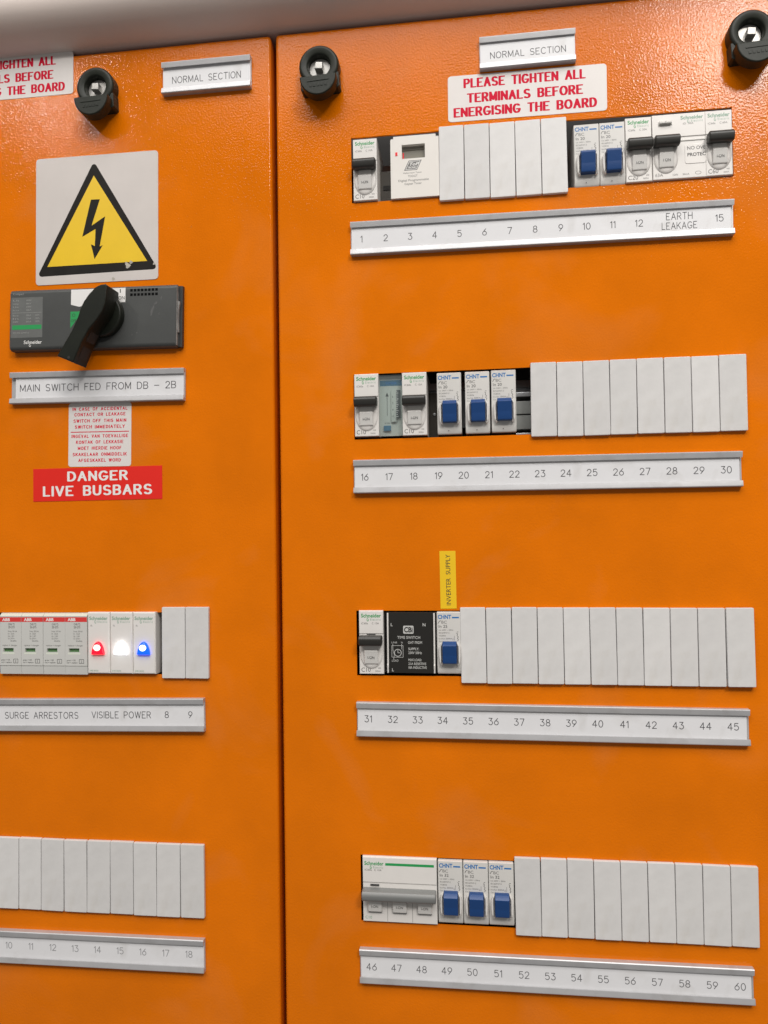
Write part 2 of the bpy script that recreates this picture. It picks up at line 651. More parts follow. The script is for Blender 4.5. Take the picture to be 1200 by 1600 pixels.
def thing(name, label, cat, x, z, rot=0.0, group=None, h=0.0):
    o = bpy.data.objects.new(name, None)
    o.empty_display_size = 0.01
    o.location = (x * S, -h * S, z * S)
    o.rotation_euler = (0, math.radians(-rot), 0)     # positive rot = anticlockwise seen from the front
    COL.objects.link(o)
    return tag(o, label, cat, group)


def part(name, mb, parent, label=None):
    me = mb if isinstance(mb, bpy.types.Mesh) else mb.mesh(name)
    o = bpy.data.objects.new(name, me)
    o.parent = parent
    COL.objects.link(o)
    if label:
        o['label'] = label
    return o


def single(name, mb, label, cat, x, z, rot=0.0, group=None, h=0.0):
    me = mb if isinstance(mb, bpy.types.Mesh) else mb.mesh(name)
    o = bpy.data.objects.new(name, me)
    o.location = (x * S, -h * S, z * S)
    o.rotation_euler = (0, math.radians(-rot), 0)
    COL.objects.link(o)
    return tag(o, label, cat, group)


def copy_thing(src, x, z, label, rot=0.0, h=0.0):
    c = src.copy()
    COL.objects.link(c)
    c.location = (x * S, -h * S, z * S)
    c.rotation_euler = (0, math.radians(-rot), 0)
    c['label'] = label
    for ch in src.children:
        d = ch.copy()
        COL.objects.link(d)
        d.parent = c
        for g in ch.children:
            e = g.copy()
            COL.objects.link(e)
            e.parent = d
    return c


# ================================================================== the cabinet
PT = 163.0                     # top edge of both doors
PB = -660.0
LX0, LX1 = -343.0, -68.2
RX0, RX1 = -64.4, 309.0

cab = thing('electrical_cabinet', 'tall electrical cabinet with a pale painted rim above its two orange panels', 'cabinet', 0, -250)
b = MB()
b.box(LX0 - 22, RX1 + 22, PB - 250 + 225, PT + 250 + 60, -150, -146, 'dark_inside')
b.box(LX0 - 22, LX0 - 4, PB + 225, PT + 310, -146, -1, 'orange_inside')
b.box(RX1 + 4, RX1 + 22, PB + 225, PT + 310, -146, -1, 'orange_inside')
b.box(LX0 - 4, RX1 + 4, PB + 225, PB + 243, -146, -1, 'orange_inside')
b.box(LX1 - 14, RX0 + 14, PB + 243, PT + 252, -60, -24, 'orange_inside')
part('casing', b, cab)
b = MB()
# rounded lip overhanging the doors
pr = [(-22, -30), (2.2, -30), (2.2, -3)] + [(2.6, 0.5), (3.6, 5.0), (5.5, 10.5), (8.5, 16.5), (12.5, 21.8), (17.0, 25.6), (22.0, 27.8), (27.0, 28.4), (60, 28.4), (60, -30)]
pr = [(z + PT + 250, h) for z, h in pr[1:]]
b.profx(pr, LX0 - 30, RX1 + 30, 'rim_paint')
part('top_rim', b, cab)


def door_panel(name, label, x0, x1, slots):
    t = thing(name, label, 'cabinet panel', 0, 0, group='orange cabinet panels')
    b = MB()
    b.holed(x0, x1, PB, PT, 0, -16, slots, 'orange_paint', depth=1.6)
    me = bpy.data.meshes.new('sheet')
    bm = bmesh.new()
    bv = [bm.verts.new((x * S, -h * S, z * S)) for x, z, h in b.v]
    for q in b.f:
        try:
            bm.faces.new([bv[i] for i in q])
        except ValueError:
            pass
    bmesh.ops.recalc_face_normals(bm, faces=bm.faces[:])
    e = 1e-6

    def outer(v):
        return abs(v.co.x - x0 * S) < e or abs(v.co.x - x1 * S) < e or abs(v.co.z - PT * S) < e or abs(v.co.z - PB * S) < e

    def corner(v):
        return (abs(v.co.x - x0 * S) < e or abs(v.co.x - x1 * S) < e) and (abs(v.co.z - PT * S) < e or abs(v.co.z - PB * S) < e)
    ed = []
    for ee in bm.edges:
        v0, v1 = ee.verts
        if abs(v0.co.y) < e and abs(v1.co.y) < e and outer(v0) and outer(v1):
            same = abs(v0.co.x - v1.co.x) < e and (abs(v0.co.x - x0 * S) < e or abs(v0.co.x - x1 * S) < e)
            same2 = abs(v0.co.z - v1.co.z) < e and (abs(v0.co.z - PT * S) < e or abs(v0.co.z - PB * S) < e)
            if same or same2:
                ed.append(ee)
        elif corner(v0) and corner(v1) and abs(v0.co.y - v1.co.y) > e:
            ed.append(ee)
    bmesh.ops.bevel(bm, geom=ed, offset=2.6 * S, segments=5, affect='EDGES', profile=0.5, clamp_overlap=True)
    for f in bm.faces:
        f.smooth = True
    finish(bm, me)
    bm.free()
    me.materials.append(MATS['orange_paint'])
    part('sheet', me, t)
    return t


panL = door_panel('cabinet_panel', 'narrower orange textured panel carrying the yellow warning triangle, left of the dark gap', LX0, LX1,
                  [(-332, -127, -321, -274.0), (-332, -130, -497, -450)])
panR = door_panel('cabinet_panel', 'wider orange textured panel with four rows of breakers, right of the dark gap', RX0, RX1,
                  [(-7.2, 263, 29.2, 78.4), (-7.6, 262, -147.2, -98.9), (-8.1, 262, -320.2, -272.9), (-7.4, 260, -497.2, -449.6)])

# ------------------------------------------------------------------ quarter-turn locks: part of the panel they hold
def lock_meshes():
    a = MB()
    n = 28
    a.ring(0, 0, [(15.0, 0), (15.0, 7.4), (14.6, 8.7), (13.6, 9.5), (12.4, 9.8), (9.6, 9.0), (8.8, 8.4), (8.4, 7.6), (8.2, 2.0), (8.2, 0)], 'lock_black', 56)
    a.prism([(-14.6, -4)] + [(-14.6, -15.5), (-13, -17.5), (13, -17.5), (14.6, -15.5), (14.6, -4)] + arc(0, 0, 14.9, 14.9, -16, -164, 14)[0:], 0, 3.0, 'lock_black') if False else None
    # hood under the ring
    hood = [(-14.5, -6.5), (-14.5, -16.8), (-13.2, -18.2), (13.2, -18.2), (14.5, -16.8), (14.5, -6.5)] + arc(0, 0, 14.2, 14.2, -28, -152, 14)
    a.prism(hood, 0, 8.6, 'lock_black', 0.6)
    c = MB()
    c.lathe(0, 0, [(8.15, 0.2), (8.15, 3.0), (7.9, 3.5)], 'lock_metal', 40)
    c.prism([(-2.9, -2.5), (2.9, -2.5), (2.6, 2.6), (-2.6, 2.6)], 3.5, 8.8, 'lock_metal', 0.5)
    f = MB()
    half = [(-13.4, -12.0)] + arc(0, -13.0, 13.4, 13.6, 180, 360, 22) + [(13.4, -12.0)]
    f.prism(half, 8.0, 16.6, 'lock_black', 1.0)
    f.box(-8, 8, -16.6, -15.6, 16.6, 16.95, 'lock_black', 0.2)
    for i in range(5):
        f.box(-6.4 + i * 2.7, -4.6 + i * 2.7, -20.6, -18.6, 16.6, 16.9, 'lock_black', 0.2)
    return a.mesh('lock'), c.mesh('lock_core'), f.mesh('lock_flap')


LK = lock_meshes()
for par, x, z, rot in ((panL, -204.8, 130.5, 2), (panR, -29.3, 130.3, 3), (panR, 274.5, 125.5, 3)):
    o = part('lock', LK[0], par)
    o.location = (x * S, 0, z * S)
    part('lock_core', LK[1], o).rotation_euler = (0, math.radians(rot * 3), 0)
    part('lock_flap', LK[2], o)
    o.rotation_euler = (0, math.radians(-rot), 0)

# ------------------------------------------------------------------ DIN rails seen through the gaps
def rail(x0, x1, zc, label):
    b = MB()
    b.profx([(-17.5, -38), (-17.5, -32), (-12, -31.5), (-12, -37), (12, -37), (12, -31.5), (17.5, -32), (17.5, -38)], x0, x1, 'rail_steel')
    return single('mounting_rail', b, label, 'rail', 0, zc, group='steel mounting rails behind the panels')


rail(-20, 290, 54, 'steel mounting rail in the dark behind the topmost breaker row')
rail(-20, 290, -119, 'steel mounting rail showing in the dark gap beside three blue toggles of the second row')


# ================================================================== label strips
def strip(label, x0, x1, zl, zr, H, texts, insL=0.6, insR=1.6, h_lip=4.4, cap=4.7, group='aluminium label strips', name='label_holder', ink='engraved'):
    """texts: list of (string, x, dz, cap, width)"""
    cx, cz = (x0 + x1) / 2, (zl + zr) / 2
    rot = math.degrees(math.atan2(zr - zl, x1 - x0))
    t = thing(name, label, 'label strip', cx, cz, rot, group)
    a = MB()
    w = (x1 - x0) / 2
    e = H / 2
    q = h_lip
    prof = [(-e, 0), (-e, q - 0.5), (-e + 0.5, q), (-e + 1.1, q), (-e + 4.2, q - 0.55), (-e + 4.2, q - 1.3), (-e + 2.2, 2.5), (-e + 2.2, 1.0),
            (e - 2.2, 1.0), (e - 2.2, 2.5), (e - 4.2, q - 1.3), (e - 4.2, q - 0.55), (e - 1.1, q), (e - 0.5, q), (e, q - 0.5), (e, 0)]
    a.profx(prof, -w, w, 'alu')
    part('holder', a, t)
    i = MB()
    i.box(-w + insL, w - insR, -e + 2.5, e - 2.5, 1.02, 2.45, 'insert_white', 0.25, 1)
    ins = part('insert', i, t)
    l = MB()
    for tx in texts:
        st, x, dz, cp, wd = tx
        l.engrave(st, x - cx, dz, cp, 2.5, ink, wd)
    part('lettering', l, ins)
    return t


def nums(ks, z=0.0, x0=0.0, first=1, cap=4.6):
    return [(str(k), x0 + (i) * 18.0, z, cap, None) for i, k in enumerate(ks)]


strip('long label strip numbered 1 to 15 with EARTH LEAKAGE, under the topmost breaker row', -8.1, 261.5, 1.3, -0.6, 24.6,
      nums(range(1, 13), -0.4) + [('EARTH', 225.2, 3.0, 4.6, 17.4), ('LEAKAGE', 225.2, -3.7, 4.6, 23.4), ('15', 252, 0.0, 4.6, None)])
strip('long label strip numbered 16 to 30 under the second breaker row', -8.2, 262.4, -174.8, -175.7, 24.4, nums(range(16, 31), -0.4))
strip('long label strip numbered 31 to 45 under the black time switch row', -8.3, 262.6, -351.1, -352.2, 24.6, nums(range(31, 46), 0.2))
strip('long label strip numbered 46 to 60 in the lowest right row', -8.4, 261.0, -527.4, -525.9, 24.0, nums(range(46, 61), -0.7), ink='engraved_soft')
strip('label strip reading SURGE ARRESTORS and VISIBLE POWER under the lit pilot lights', -300, -123.6, -352.8, -350.1, 24.6,
      [('SURGE ARRESTORS', -253.9, -0.5, 4.7, 60.0), ('VISIBLE POWER', -189.2, -0.1, 4.7, 47.0), ('8', -153, 0.1, 4.6, None), ('9', -134.5, 0.1, 4.6, None)], insR=0.4)
strip('label strip numbered 10 to 18 in pale figures, in the lower left corner', -300, -125.1, -529.0, -527.5, 24.2,
      nums(range(10, 19), 0.7, -281.0, 10), insR=0.4, ink='engraved_pale')
strip('label strip engraved MAIN SWITCH FED FROM DB - 2B under the grey rotary switch', -278.9, -137.2, -99.2, -101.4, 24.6,
      [('MAIN SWITCH FED FROM DB - 2B', -207.5, 0.0, 5.1, 126.8)], insL=4.0, insR=0.5)
strip('short label plate engraved NORMAL SECTION beside the lock on the narrower left panel', -153.0, -82.9, 134.7, 134.4, 24.2,
      [('NORMAL SECTION', -118.0, -1.3, 4.9, 54.0)], insL=0.3, insR=0.3, h_lip=5.0)
strip('short label plate engraved NORMAL SECTION above the PLEASE TIGHTEN sticker, half resting on it', 88.8, 156.9, 131.0, 131.2, 23.6,
      [('NORMAL SECTION', 123.3, -1.7, 4.5, 53.4)], insL=0.3, insR=0.3, h_lip=4.4)


# ================================================================== stickers and signs
RED_NIB = (0.175, 0.075, 0, 4.0)
SMALL_NIB = (0.13, 0.10, 0, 2.5)
BOLD_NIB = (0.125, 0.085, 0, 3.0)


def tighten_sticker(label, x, z, rot):
    t = thing('notice_sticker', label, 'sticker', x, z, rot, 'PLEASE TIGHTEN notices')
    b = MB()
    b.prism(rrect(-56.6, 56.6, -17.0, 17.0, 2.4), 0.03, 0.28, 'sticker_white')
    sh = part('backing', b, t)
    l = MB()
    l.engrave('PLEASE TIGHTEN ALL', -1.6, 10.9, 6.1, 0.33, 'sticker_red_text', 85.5, RED_NIB, 0.39)
    l.engrave('TERMINALS BEFORE', -1.4, -0.2, 6.1, 0.33, 'sticker_red_text', 81.0, RED_NIB, 0.39)
    l.engrave('ENERGISING THE BOARD', -1.5, -10.4, 6.1, 0.33, 'sticker_red_text', 100.5, RED_NIB, 0.39)
    part('lettering', l, sh)
    return t


tighten_sticker('white sticker with red PLEASE TIGHTEN ALL TERMINALS text above the topmost breakers', 121.9, 100.6, -0.4)
tighten_sticker('white sticker with red tighten terminals text cut off by the left picture edge', -283.9, 149.2, -0.3)

t = thing('warning_sign', 'square white sign with yellow high voltage triangle and black lightning bolt', 'warning sign', -208.5, 31.4, -0.3)
b = MB()
b.prism(rrect(-50.3, 50.3, -50.1, 50.1, 2.8), 0.03, 0.4, 'warning_white')
bk = part('backing', b, t)


def round_poly(P, r, n=5):
    out = []
    k = len(P)
    for i in range(k):
        p0, p1, p2 = Vector(P[i - 1]), Vector(P[i]), Vector(P[(i + 1) % k])
        a, c = (p0 - p1).normalized(), (p2 - p1).normalized()
        half = a.angle(c) / 2
        d = r / math.tan(half)
        ctr = p1 + (a + c).normalized() * (r / math.sin(half))
        s0, s1 = p1 + a * d - ctr, p1 + c * d - ctr
        a0 = math.atan2(s0.y, s0.x)
        da = math.atan2(s1.y, s1.x) - a0
        while da > math.pi:
            da -= 2 * math.pi
        while da < -math.pi:
            da += 2 * math.pi
        out += [(ctr.x + r * math.cos(a0 + da * q / n), ctr.y + r * math.sin(a0 + da * q / n)) for q in range(n + 1)]
    return out


def rel(P, cx=-208.5, cz=31.4):
    return [(x - cx, z - cz) for x, z in P]


b = MB()
b.flat(round_poly(rel([(-210.6, 76.6), (-257.6, -12.0), (-158.4, -10.9)]), 2.2), 0.45, 'sign_black')
b.flat(rel([(-210.6, 65.3), (-249.1, -4.5), (-167.0, -4.3)]), 0.50, 'sign_yellow')
bolt = rel([(-212.9, 46.4), (-205.6, 46.3), (-212.4, 25.9), (-201.2, 32.6), (-205.7, 9.2), (-203.2, 10.0), (-209.9, -0.5), (-212.9, 11.3), (-209.7, 9.8), (-209.1, 23.1), (-220.1, 17.6)])
b.flat(bolt, 0.55, 'sign_black')
for (sx, sz, sr) in ((26.0, -38.5, 2.0), (28.5, -36.0, 1.3), (24.5, -36.6, 1.0), (14.0, -48.0, 1.2), (47.0, -38.2, 0.9)):
    P = [(sx + sr * (1 + 0.3 * math.sin(5 * a + sx)) * math.cos(a), sz + sr * (1 + 0.25 * math.cos(3 * a)) * math.sin(a)) for a in [2 * math.pi * i / 14 for i in range(14)]]
    b.flat(P, 0.56 + 0.01 * sr, 'smudge')
part('voltage_symbol', b, bk)

t = thing('instruction_sticker', 'small white sticker with nine lines of red text between main switch label and red sign', 'sticker', -206.6, -136.5, -0.7)
b = MB()
b.prism(rrect(-25.6, 25.6, -25.4, 23.9, 2.2), 0.03, 0.26, 'sticker_white')
bk = part('backing', b, t)
b = MB()
rows = [('IN CASE OF ACCIDENTAL', 19.3, 44.4), ('CONTACT OR LEAKAGE', 15.0, 41.3), ('SWITCH OFF THIS MAIN', 10.1, 42.6), ('SWITCH IMMEDIATELY', 5.4, 40.3),
        ('INGEVAL VAN TOEVALLIGE', -1.8, 45.7), ('KONTAK OF LEKKASIE', -6.4, 38.1), ('MOET HIERDIE HOOF', -11.1, 35.2), ('SKAKELAAR ONMIDDELIK', -15.9, 43.6), ('AFGESKAKEL WORD', -20.5, 34.2)]
for st, z, w in rows:
    b.engrave(st, 0, z, 2.15, 0.31, 'sticker_red_text', w, SMALL_NIB, 0.48)
b.rect(-23.8, 23.8, 1.1, 1.75, 0.31, 'sticker_red_text')
part('lettering', b, bk)

t = thing('danger_sign', 'red rectangular sign with white DANGER LIVE BUSBARS lettering', 'danger sign', -209.0, -175.2, 0.1)
b = MB()
b.box(-52.6, 52.6, -12.7, 12.7, 0.03, 0.30, 'danger_red')
bk = part('backing', b, t)
b = MB()
b.engrave('DANGER', 0.4, 6.2, 6.6, 0.35, 'print_white', 47.6, BOLD_NIB, 0.40)
b.engrave('LIVE BUSBARS', 0.0, -5.0, 6.8, 0.35, 'print_white', 87.2, BOLD_NIB, 0.40)
part('lettering', b, bk)

t = thing('supply_tag', 'yellow upright tape label reading INVERTER SUPPLY above the third row', 'tape label', 59.4, -250.7, 0.3)
b = MB()
b.box(-5.8, 5.8, -20.8, 20.8, 0.03, 0.25, 'tape_yellow')
bk = part('backing', b, t)
b = MB()
b.text('INVERTER  SUPPLY', 0.2, 0.0, 3.2, 0.30, 'print_dark', 36.6, 0.0, 'c', rot=90)
part('lettering', b, bk)


# ================================================================== blanking plates
_pl = {}


def plate_mesh(w, H):
    k = (round(w, 2), round(H, 2))
    if k not in _pl:
        b = MB()
        b.prism(rrect(-w / 2, w / 2, -H / 2, H / 2, 0.7, 3), 0.06, 2.6, 'plate_grey', 0.5, 2)
        for x in (-w / 2 + 2.2, w / 2 - 2.2):      # clip legs reaching into the slot
            b.box(x - 0.8, x + 0.8, -18, 18, -9, 0.06, 'plate_grey')
        _pl[k] = b.mesh('blanking_plate')
    return _pl[k]


def plates(edges, ztop, zbot, labels, slope=0.0, jit=0.35):
    for i, lab in enumerate(labels):
        x0, x1 = edges[i], edges[i + 1]
        w = min(x1 - x0 - 0.4, 18.1)
        H = ztop - zbot
        o = single('blanking_plate', plate_mesh(w, H), lab, 'blanking plate', (x0 + x1) / 2, (ztop + zbot) / 2 + slope * (x0 - edges[0]) + random.uniform(-jit, jit) * 0.6,
                   random.uniform(-0.36, 0.36), 'grey blanking plates over empty slots', random.uniform(-0.02, 0.45))
        o.rotation_euler.z = math.radians(random.uniform(-0.9, 0.9))
        if lab.endswith('raised edge'):
            o.location.y -= 1.6 * S


def even(a, b, n):
    return [a + (b - a) * i / n for i in range(n + 1)]


def bl(ns, tail):
    return ['plain grey blanking plate directly above engraved number %d %s' % (n, tail) for n in ns]


plates(even(58.0, 149.7, 5), 80.1, 25.4, bl(range(5, 10), 'in the topmost right row'), -0.006)
plates(even(120.4, 267.2, 8), -96.5, -149.4, bl(range(23, 31), 'in the second right row'))
L3 = bl(range(35, 46), 'in the third right row')
L3[-1] = 'end blanking plate above engraved number 45, its left side a raised edge'
L3[0] = 'grey blanking plate above engraved number 35, beside the blue toggle of the third row'
plates([67.6, 85.9, 104.0, 121.9, 140.0, 158.1, 176.1, 194.2, 212.3, 230.5, 248.8, 267.3], -270.5, -324.3, L3, -0.003)
plates(even(102.7, 265.8, 9), -446.1, -500.0, bl(range(52, 61), 'in the lowest right row'))
plates(even(-156.7, -119.6, 2), -269.9, -323.2, bl((8, 9), 'beside the lit pilot lights'), 0, 0.1)
plates([-290.6, -272.8, -254.3, -235.7, -217.1, -198.6, -180.1, -161.8, -143.3, -124.4], -446.4, -500.2, bl(range(10, 19), 'in the lower left row'), 0.0, 0.3)


# ================================================================== breakers
def sch_logo(b, x0, x1, z, cap, h, m):
    """rounded maker's word with its looped descender and the small second word"""
    w = x1 - x0
    b.text('Schneider', x0, z, cap, h, m, w, 0.022, space=1.0)
    c = arc(x0 + w * 0.335, z - cap * 0.55, w * 0.038, cap * 0.42, 60, 380, 14)
    b.line(c, cap * 0.13, h + 0.01, m)
    b.text('Electric', x0 + w * 0.46, z - cap * 0.82, cap * 0.58, h, m if m != 'print_green' else 'print_palegreen', w * 0.52, 0.0, space=1.3)


def on_paddle(b, x, mname='paddle_white', z0=-5.2, z1=-15.4):
    b.profx([(z0, 2.0), (z0 - 0.2, 5.0), (z0 - 0.9, 5.5), (z1 + 0.6, 4.2), (z1, 3.6), (z1, 2.0)], x - 5.0, x + 5.0, mname, 0.35)
    b.box(x - 4.5, x + 4.5, z0 - 0.3, z0 + 4.6, 2.0, 4.3, 'breaker_grey')


def toggle_bar(x0, x1, mname, z0=-2.0, z1=5.4, hh=10.5):
    b = MB()
    prof = [(z1 - 0.3, 2.3), (z1, 5.0), (z1 - 0.3, hh - 1.4), (z1 - 1.6, hh - 0.2), (z1 - 3.0, hh), (z0 + 1.6, hh - 0.6), (z0 + 0.5, hh - 1.4), (z0, hh - 3), (z0 + 0.2, 5), (z0 + 1.2, 2.3)]
    b.profx(prof, x0, x1, mname, 0.6)
    return b


def white_body(w, H, mname='breaker_white'):
    b = MB()
    b.box(-w / 2, w / 2, -H / 2, H / 2, -45, 2.0, mname, 0.6, 3)
    return b


_cache = {}


def white_breaker(x, z, label, amp='C10', amp2='C 10A', faded=False, group='white breakers with black toggles', rot=0.0):
    k = (amp, faded)
    if k in _cache:
        return copy_thing(_cache[k], x, z, label, rot)
    t = thing('circuit_breaker', label, 'circuit breaker', x, z, rot, group)
    w, H = 17.9, 46.0
    b = white_body(w, H)
    b.box(-w / 2 + 0.1, w / 2 - 0.1, 6.3, H / 2 - 0.5, 2.0, 2.6, 'breaker_white', 0.4)
    b.lathe(0, -8.6, [(1, 1.9), (0.99, 2.15), (0.94, 2.6), (0.86, 2.95), (0.74, 3.15), (0.55, 3.2)], 'breaker_white', 40, 8.3, 10.6)
    b.box(-3.2, 3.2, 5.6, 6.2, 2.0, 2.35, 'switch_edge')
    sch_logo(b, -7.3, 7.4, 18.0, 2.75, 2.65, 'print_palegreen' if faded else 'print_green')
    b.text('iC60a', -7.2, 13.1, 1.35, 2.65, 'print_grey', 5.0)
    b.text(amp2, 0.6, 13.1, 1.35, 2.65, 'print_grey', 5.2)
    b.text(amp, -7.6, -21.4, 3.0, 2.05, 'print_grey', 6.8, 0.006)
    b.text('400', 4.6, -19.2, 1.0, 2.05, 'print_grey')
    b.text('3000A', 2.6, -21.4, 1.0, 2.05, 'print_grey')
    b.text('I-ON', 6.2, 5.8, 0.9, 2.65, 'print_grey', rot=-90) if False else None
    part('body', b, t)
    part('toggle', toggle_bar(-8.5, 8.3, 'toggle_black'), t)
    p = MB()
    on_paddle(p, 0)
    p.text('I-ON', 0, -10.6, 1.9, 4.95, 'print_dark', 4.9, 0.005, 'c')
    part('position_flag', p, t)
    _cache[k] = t
    return t


# row 1
Z1, Z2, Z3, Z4 = 52.9, -122.2, -295.6, -472.8
white_breaker(3.4, Z1, 'white C10 breaker with black toggle at the start of the topmost row', 'C10')
white_breaker(199.0, 52.2, 'white C20 breaker with black toggle above number 12, right of two blue toggles', 'C20', 'C 20A')
white_breaker(253.1, 52.7, 'white breaker with black toggle above number 15, end of the topmost row', 'C60', 'C 60A', True)
white_breaker(2.0, Z2, 'white C10 breaker above number 16, left of the clear covered timer', 'C10')
white_breaker(37.3, Z2 - 0.3, 'white C10 breaker above number 18, right of the clear covered timer', 'C10')
white_breaker(3.1, Z3, 'white C10 breaker with black toggle left of the black time switch', 'C10')


# earth leakage unit, two modules wide
t = thing('earth_leakage_breaker', 'double width white earth leakage breaker with test button and partly hidden NO OVE PROTEC label', 'earth leakage breaker', 226.3, 52.6, 0)
w, H = 36.0, 46.2
b = white_body(w, H)
b.box(-w / 2 + 0.1, w / 2 - 0.1, 6.3, H / 2 - 0.5, 2.0, 2.6, 'breaker_white', 0.4)
b.lathe(-9, -8.6, [(1, 1.9), (0.99, 2.15), (0.94, 2.6), (0.86, 2.95), (0.74, 3.15), (0.55, 3.2)], 'breaker_white', 40, 8.3, 10.6)
b.box(0.6, 17.6, 3.2, 4.2, 2.0, 2.5, 'breaker_grey', 0.2)
b.prism(rrect(3.8, 17.85, -13.2, 0.6, 1.6), 2.0, 2.3, 'breaker_white', 0.2)
sch_logo(b, 1.4, 16.6, 18.2, 2.6, 2.65, 'print_palegreen')
b.text('ID  30A', 3.0, 14.6, 1.3, 2.65, 'print_grey', 7)
b.text('NO OVE', 5.5, -3.4, 2.4, 2.36, 'print_dark', 12.2)
b.text('PROTEC', 5.5, -8.1, 2.4, 2.36, 'print_dark', 12.2, 0.02)
b.text('63A', -16.4, -21.0, 2.2, 2.05, 'print_grey')
b.text('220V', -4.8, -21.0, 1.3, 2.05, 'print_grey')
b.text('30mA', 2.0, -21.0, 1.3, 2.05, 'print_grey')
b.line(arc(12.5, -19.9, 2.0, 1.1, 0, 360, 16), 0.25, 2.05, 'print_grey')
part('body', b, t)
part('toggle', toggle_bar(-17.6, -0.7, 'toggle_black'), t)
p = MB()
on_paddle(p, -9)
p.text('I ON', -9, -10.6, 1.9, 4.95, 'print_dark', 4.9, 0.005, 'c')
part('position_flag', p, t)
p = MB()
p.box(-13.8, -4.4, 15.0, 17.8, 2.6, 3.0, 'breaker_grey', 0.2)
p.box(-13.2, -5.0, 15.5, 17.4, 3.0, 4.8, 'breaker_grey', 0.5)
p.text('T', -9.1, 16.4, 1.1, 4.86, 'print_grey', None, 0, 'c')
part('test_button', p, t)


def blue_breaker(x, z, label, amp='In 20', rot=0.0, extra=None):
    k = ('blue', amp)
    if k in _cache:
        return copy_thing(_cache[k], x, z, label, rot)
    t = thing('circuit_breaker', label, 'circuit breaker', x, z, rot, 'breakers with blue toggles')
    w, H = 17.5, 44.6
    b = MB()
    b.profx([(-H / 2, -45), (H / 2, -45), (H / 2, 1.2), (H / 2 - 0.6, 2.0), (-16.6, 2.0), (-21.4, 0.9), (-H / 2, 0.0)], -w / 2, w / 2, 'breaker_grey', 0.4)
    for sg, xm in ((-1, -4.9), (1, 5.6)):
        P = [(xm, 0.2), (xm + sg * 1.3, -0.6), (xm + sg * 2.3, -3), (xm + sg * 2.6, -8), (xm + sg * 2.2, -13), (xm + sg * 1.2, -15.2), (xm, -15.8)]
        if sg > 0:
            P = P[::-1]
        b.prism(P, 1.8, 5.2, 'breaker_white', 1.0)
    b.text('CHNT', -7.9, 17.2, 3.0, 2.06, 'print_blue', 9.6, 0.03)
    b.rect(2.2, 7.2, 17.7, 18.7, 2.06, 'print_blue')
    b.text('BC', -5.4, 13.9, 2.0, 2.06, 'print_grey', 3.9, 0.0)
    b.line([(-7.6, 14.0), (-7.0, 15.4), (-6.3, 15.9), (-5.7, 15.8)], 0.35, 2.06, 'print_dark')
    b.text(amp, -7.4, 10.9, 2.0, 2.06, 'print_dark', 6.2)
    for i, (st, wd) in enumerate((('Ue 240V ~ 50Hz', 10.4), ('IEC60947-2', 7.6), ('VC8036', 5.0), ('Icu/Ics 3000A', 9.4), ('Cat A', 3.4))):
        b.text(st, -7.4, 8.8 - i * 2.05, 0.95, 2.06, 'print_grey', wd)
    b.line([(5.2, 7.2), (6.1, 6.4), (5.6, 5.4), (6.6, 4.4), (5.9, 3.4), (6.7, 2.3), (6.0, 1.4)], 0.3, 2.06, 'print_dark')
    b.line([(5.6, 7.9), (6.6, 7.9)], 0.3, 2.06, 'print_dark')
    b.line([(3.7, 5.2), (3.7, 1.8)], 0.22, 2.06, 'print_grey')
    b.text('0-I', 3.1, 2.0, 0.9, 2.06, 'print_grey', rot=90)
    b.rect(-1.0, -0.4, -20.2, -19.6, 1.65, 'print_dark') if amp == 'In 20' else None
    part('body', b, t)
    p = MB()
    p.profx([(1.2, 2.0), (1.5, 5.6), (1.2, 6.2), (-0.9, 8.6), (-1.4, 8.8), (-8.2, 7.2), (-8.6, 7.25), (-13.4, 6.6), (-14.2, 6.0), (-14.4, 2.0)], -4.7, 5.3, 'blue_toggle', 0.3)
    part('toggle', p, t)
    _cache[k] = t
    return t


blue_breaker(163.2, 51.3, 'first of two blue toggle breakers in the topmost row, above number 10')
blue_breaker(181.0, 51.3, 'second of two blue toggle breakers in the topmost row, above number 11')
blue_breaker(62.5, -123.0, 'first of three blue toggle breakers in the second row, between numbers 19 and 20')
blue_breaker(82.8, -123.0, 'middle of three blue toggle breakers in the second row, between numbers 20 and 21')
blue_breaker(101.5, -122.7, 'last of three blue toggle breakers in the second row, beside the open dark slot')
blue_breaker(59.6, -295.9, 'only blue toggle breaker of the third row, under the yellow tape label', 'In 25')
blue_breaker(57.5, -472.8, 'blue toggle breaker next to the wide triple breaker in the lowest row', 'In 32')
blue_breaker(75.5, -472.8, 'middle blue toggle breaker of the lowest row, between two alike', 'In 32')
blue_breaker(93.4, -472.6, 'blue toggle breaker beside the grey plates of the lowest row', 'In 32')

# pen mark on the first breaker of row two is left as small scuffs on the panel: none built

# geyser timer
t = thing('geyser_timer', 'cream digital timer with dark display, red light and slanted grey logo in the topmost row', 'timer', 40.2, 52.6, 0)
w, H = 35.6, 46.0
b = MB()
b.holed(-w / 2, w / 2, -H / 2, H / 2, 2.0, -45, [(-9.4, 7.6, 6.0, 16.4), (-w / 2, -w / 2 + 2.2, H / 2 - 2.4, H / 2), (w / 2 - 2.2, w / 2, H / 2 - 2.4, H / 2)], 'timer_white', depth=4)
for sx in (-1, 1):
    b.box(sx * (w / 2 - 1.1) - 1.1, sx * (w / 2 - 1.1) + 1.1, H / 2 - 2.4, H / 2 - 0.2, -40, -0.6, 'breaker_grey', 0.3)
P = [(-7.6, -3.2), (1.9, -2.6), (5.0, 4.4), (-4.6, 4.0)]
b.flat([(-7.9, -2.9), (1.7, -2.9), (5.2, 4.4), (-4.4, 4.4)], 2.05, 'print_grey')
b.line([(-6.7, -2.2), (1.3, -2.2), (4.1, 3.7), (-3.9, 3.7), (-6.7, -2.2)], 0.35, 2.08, 'print_white')
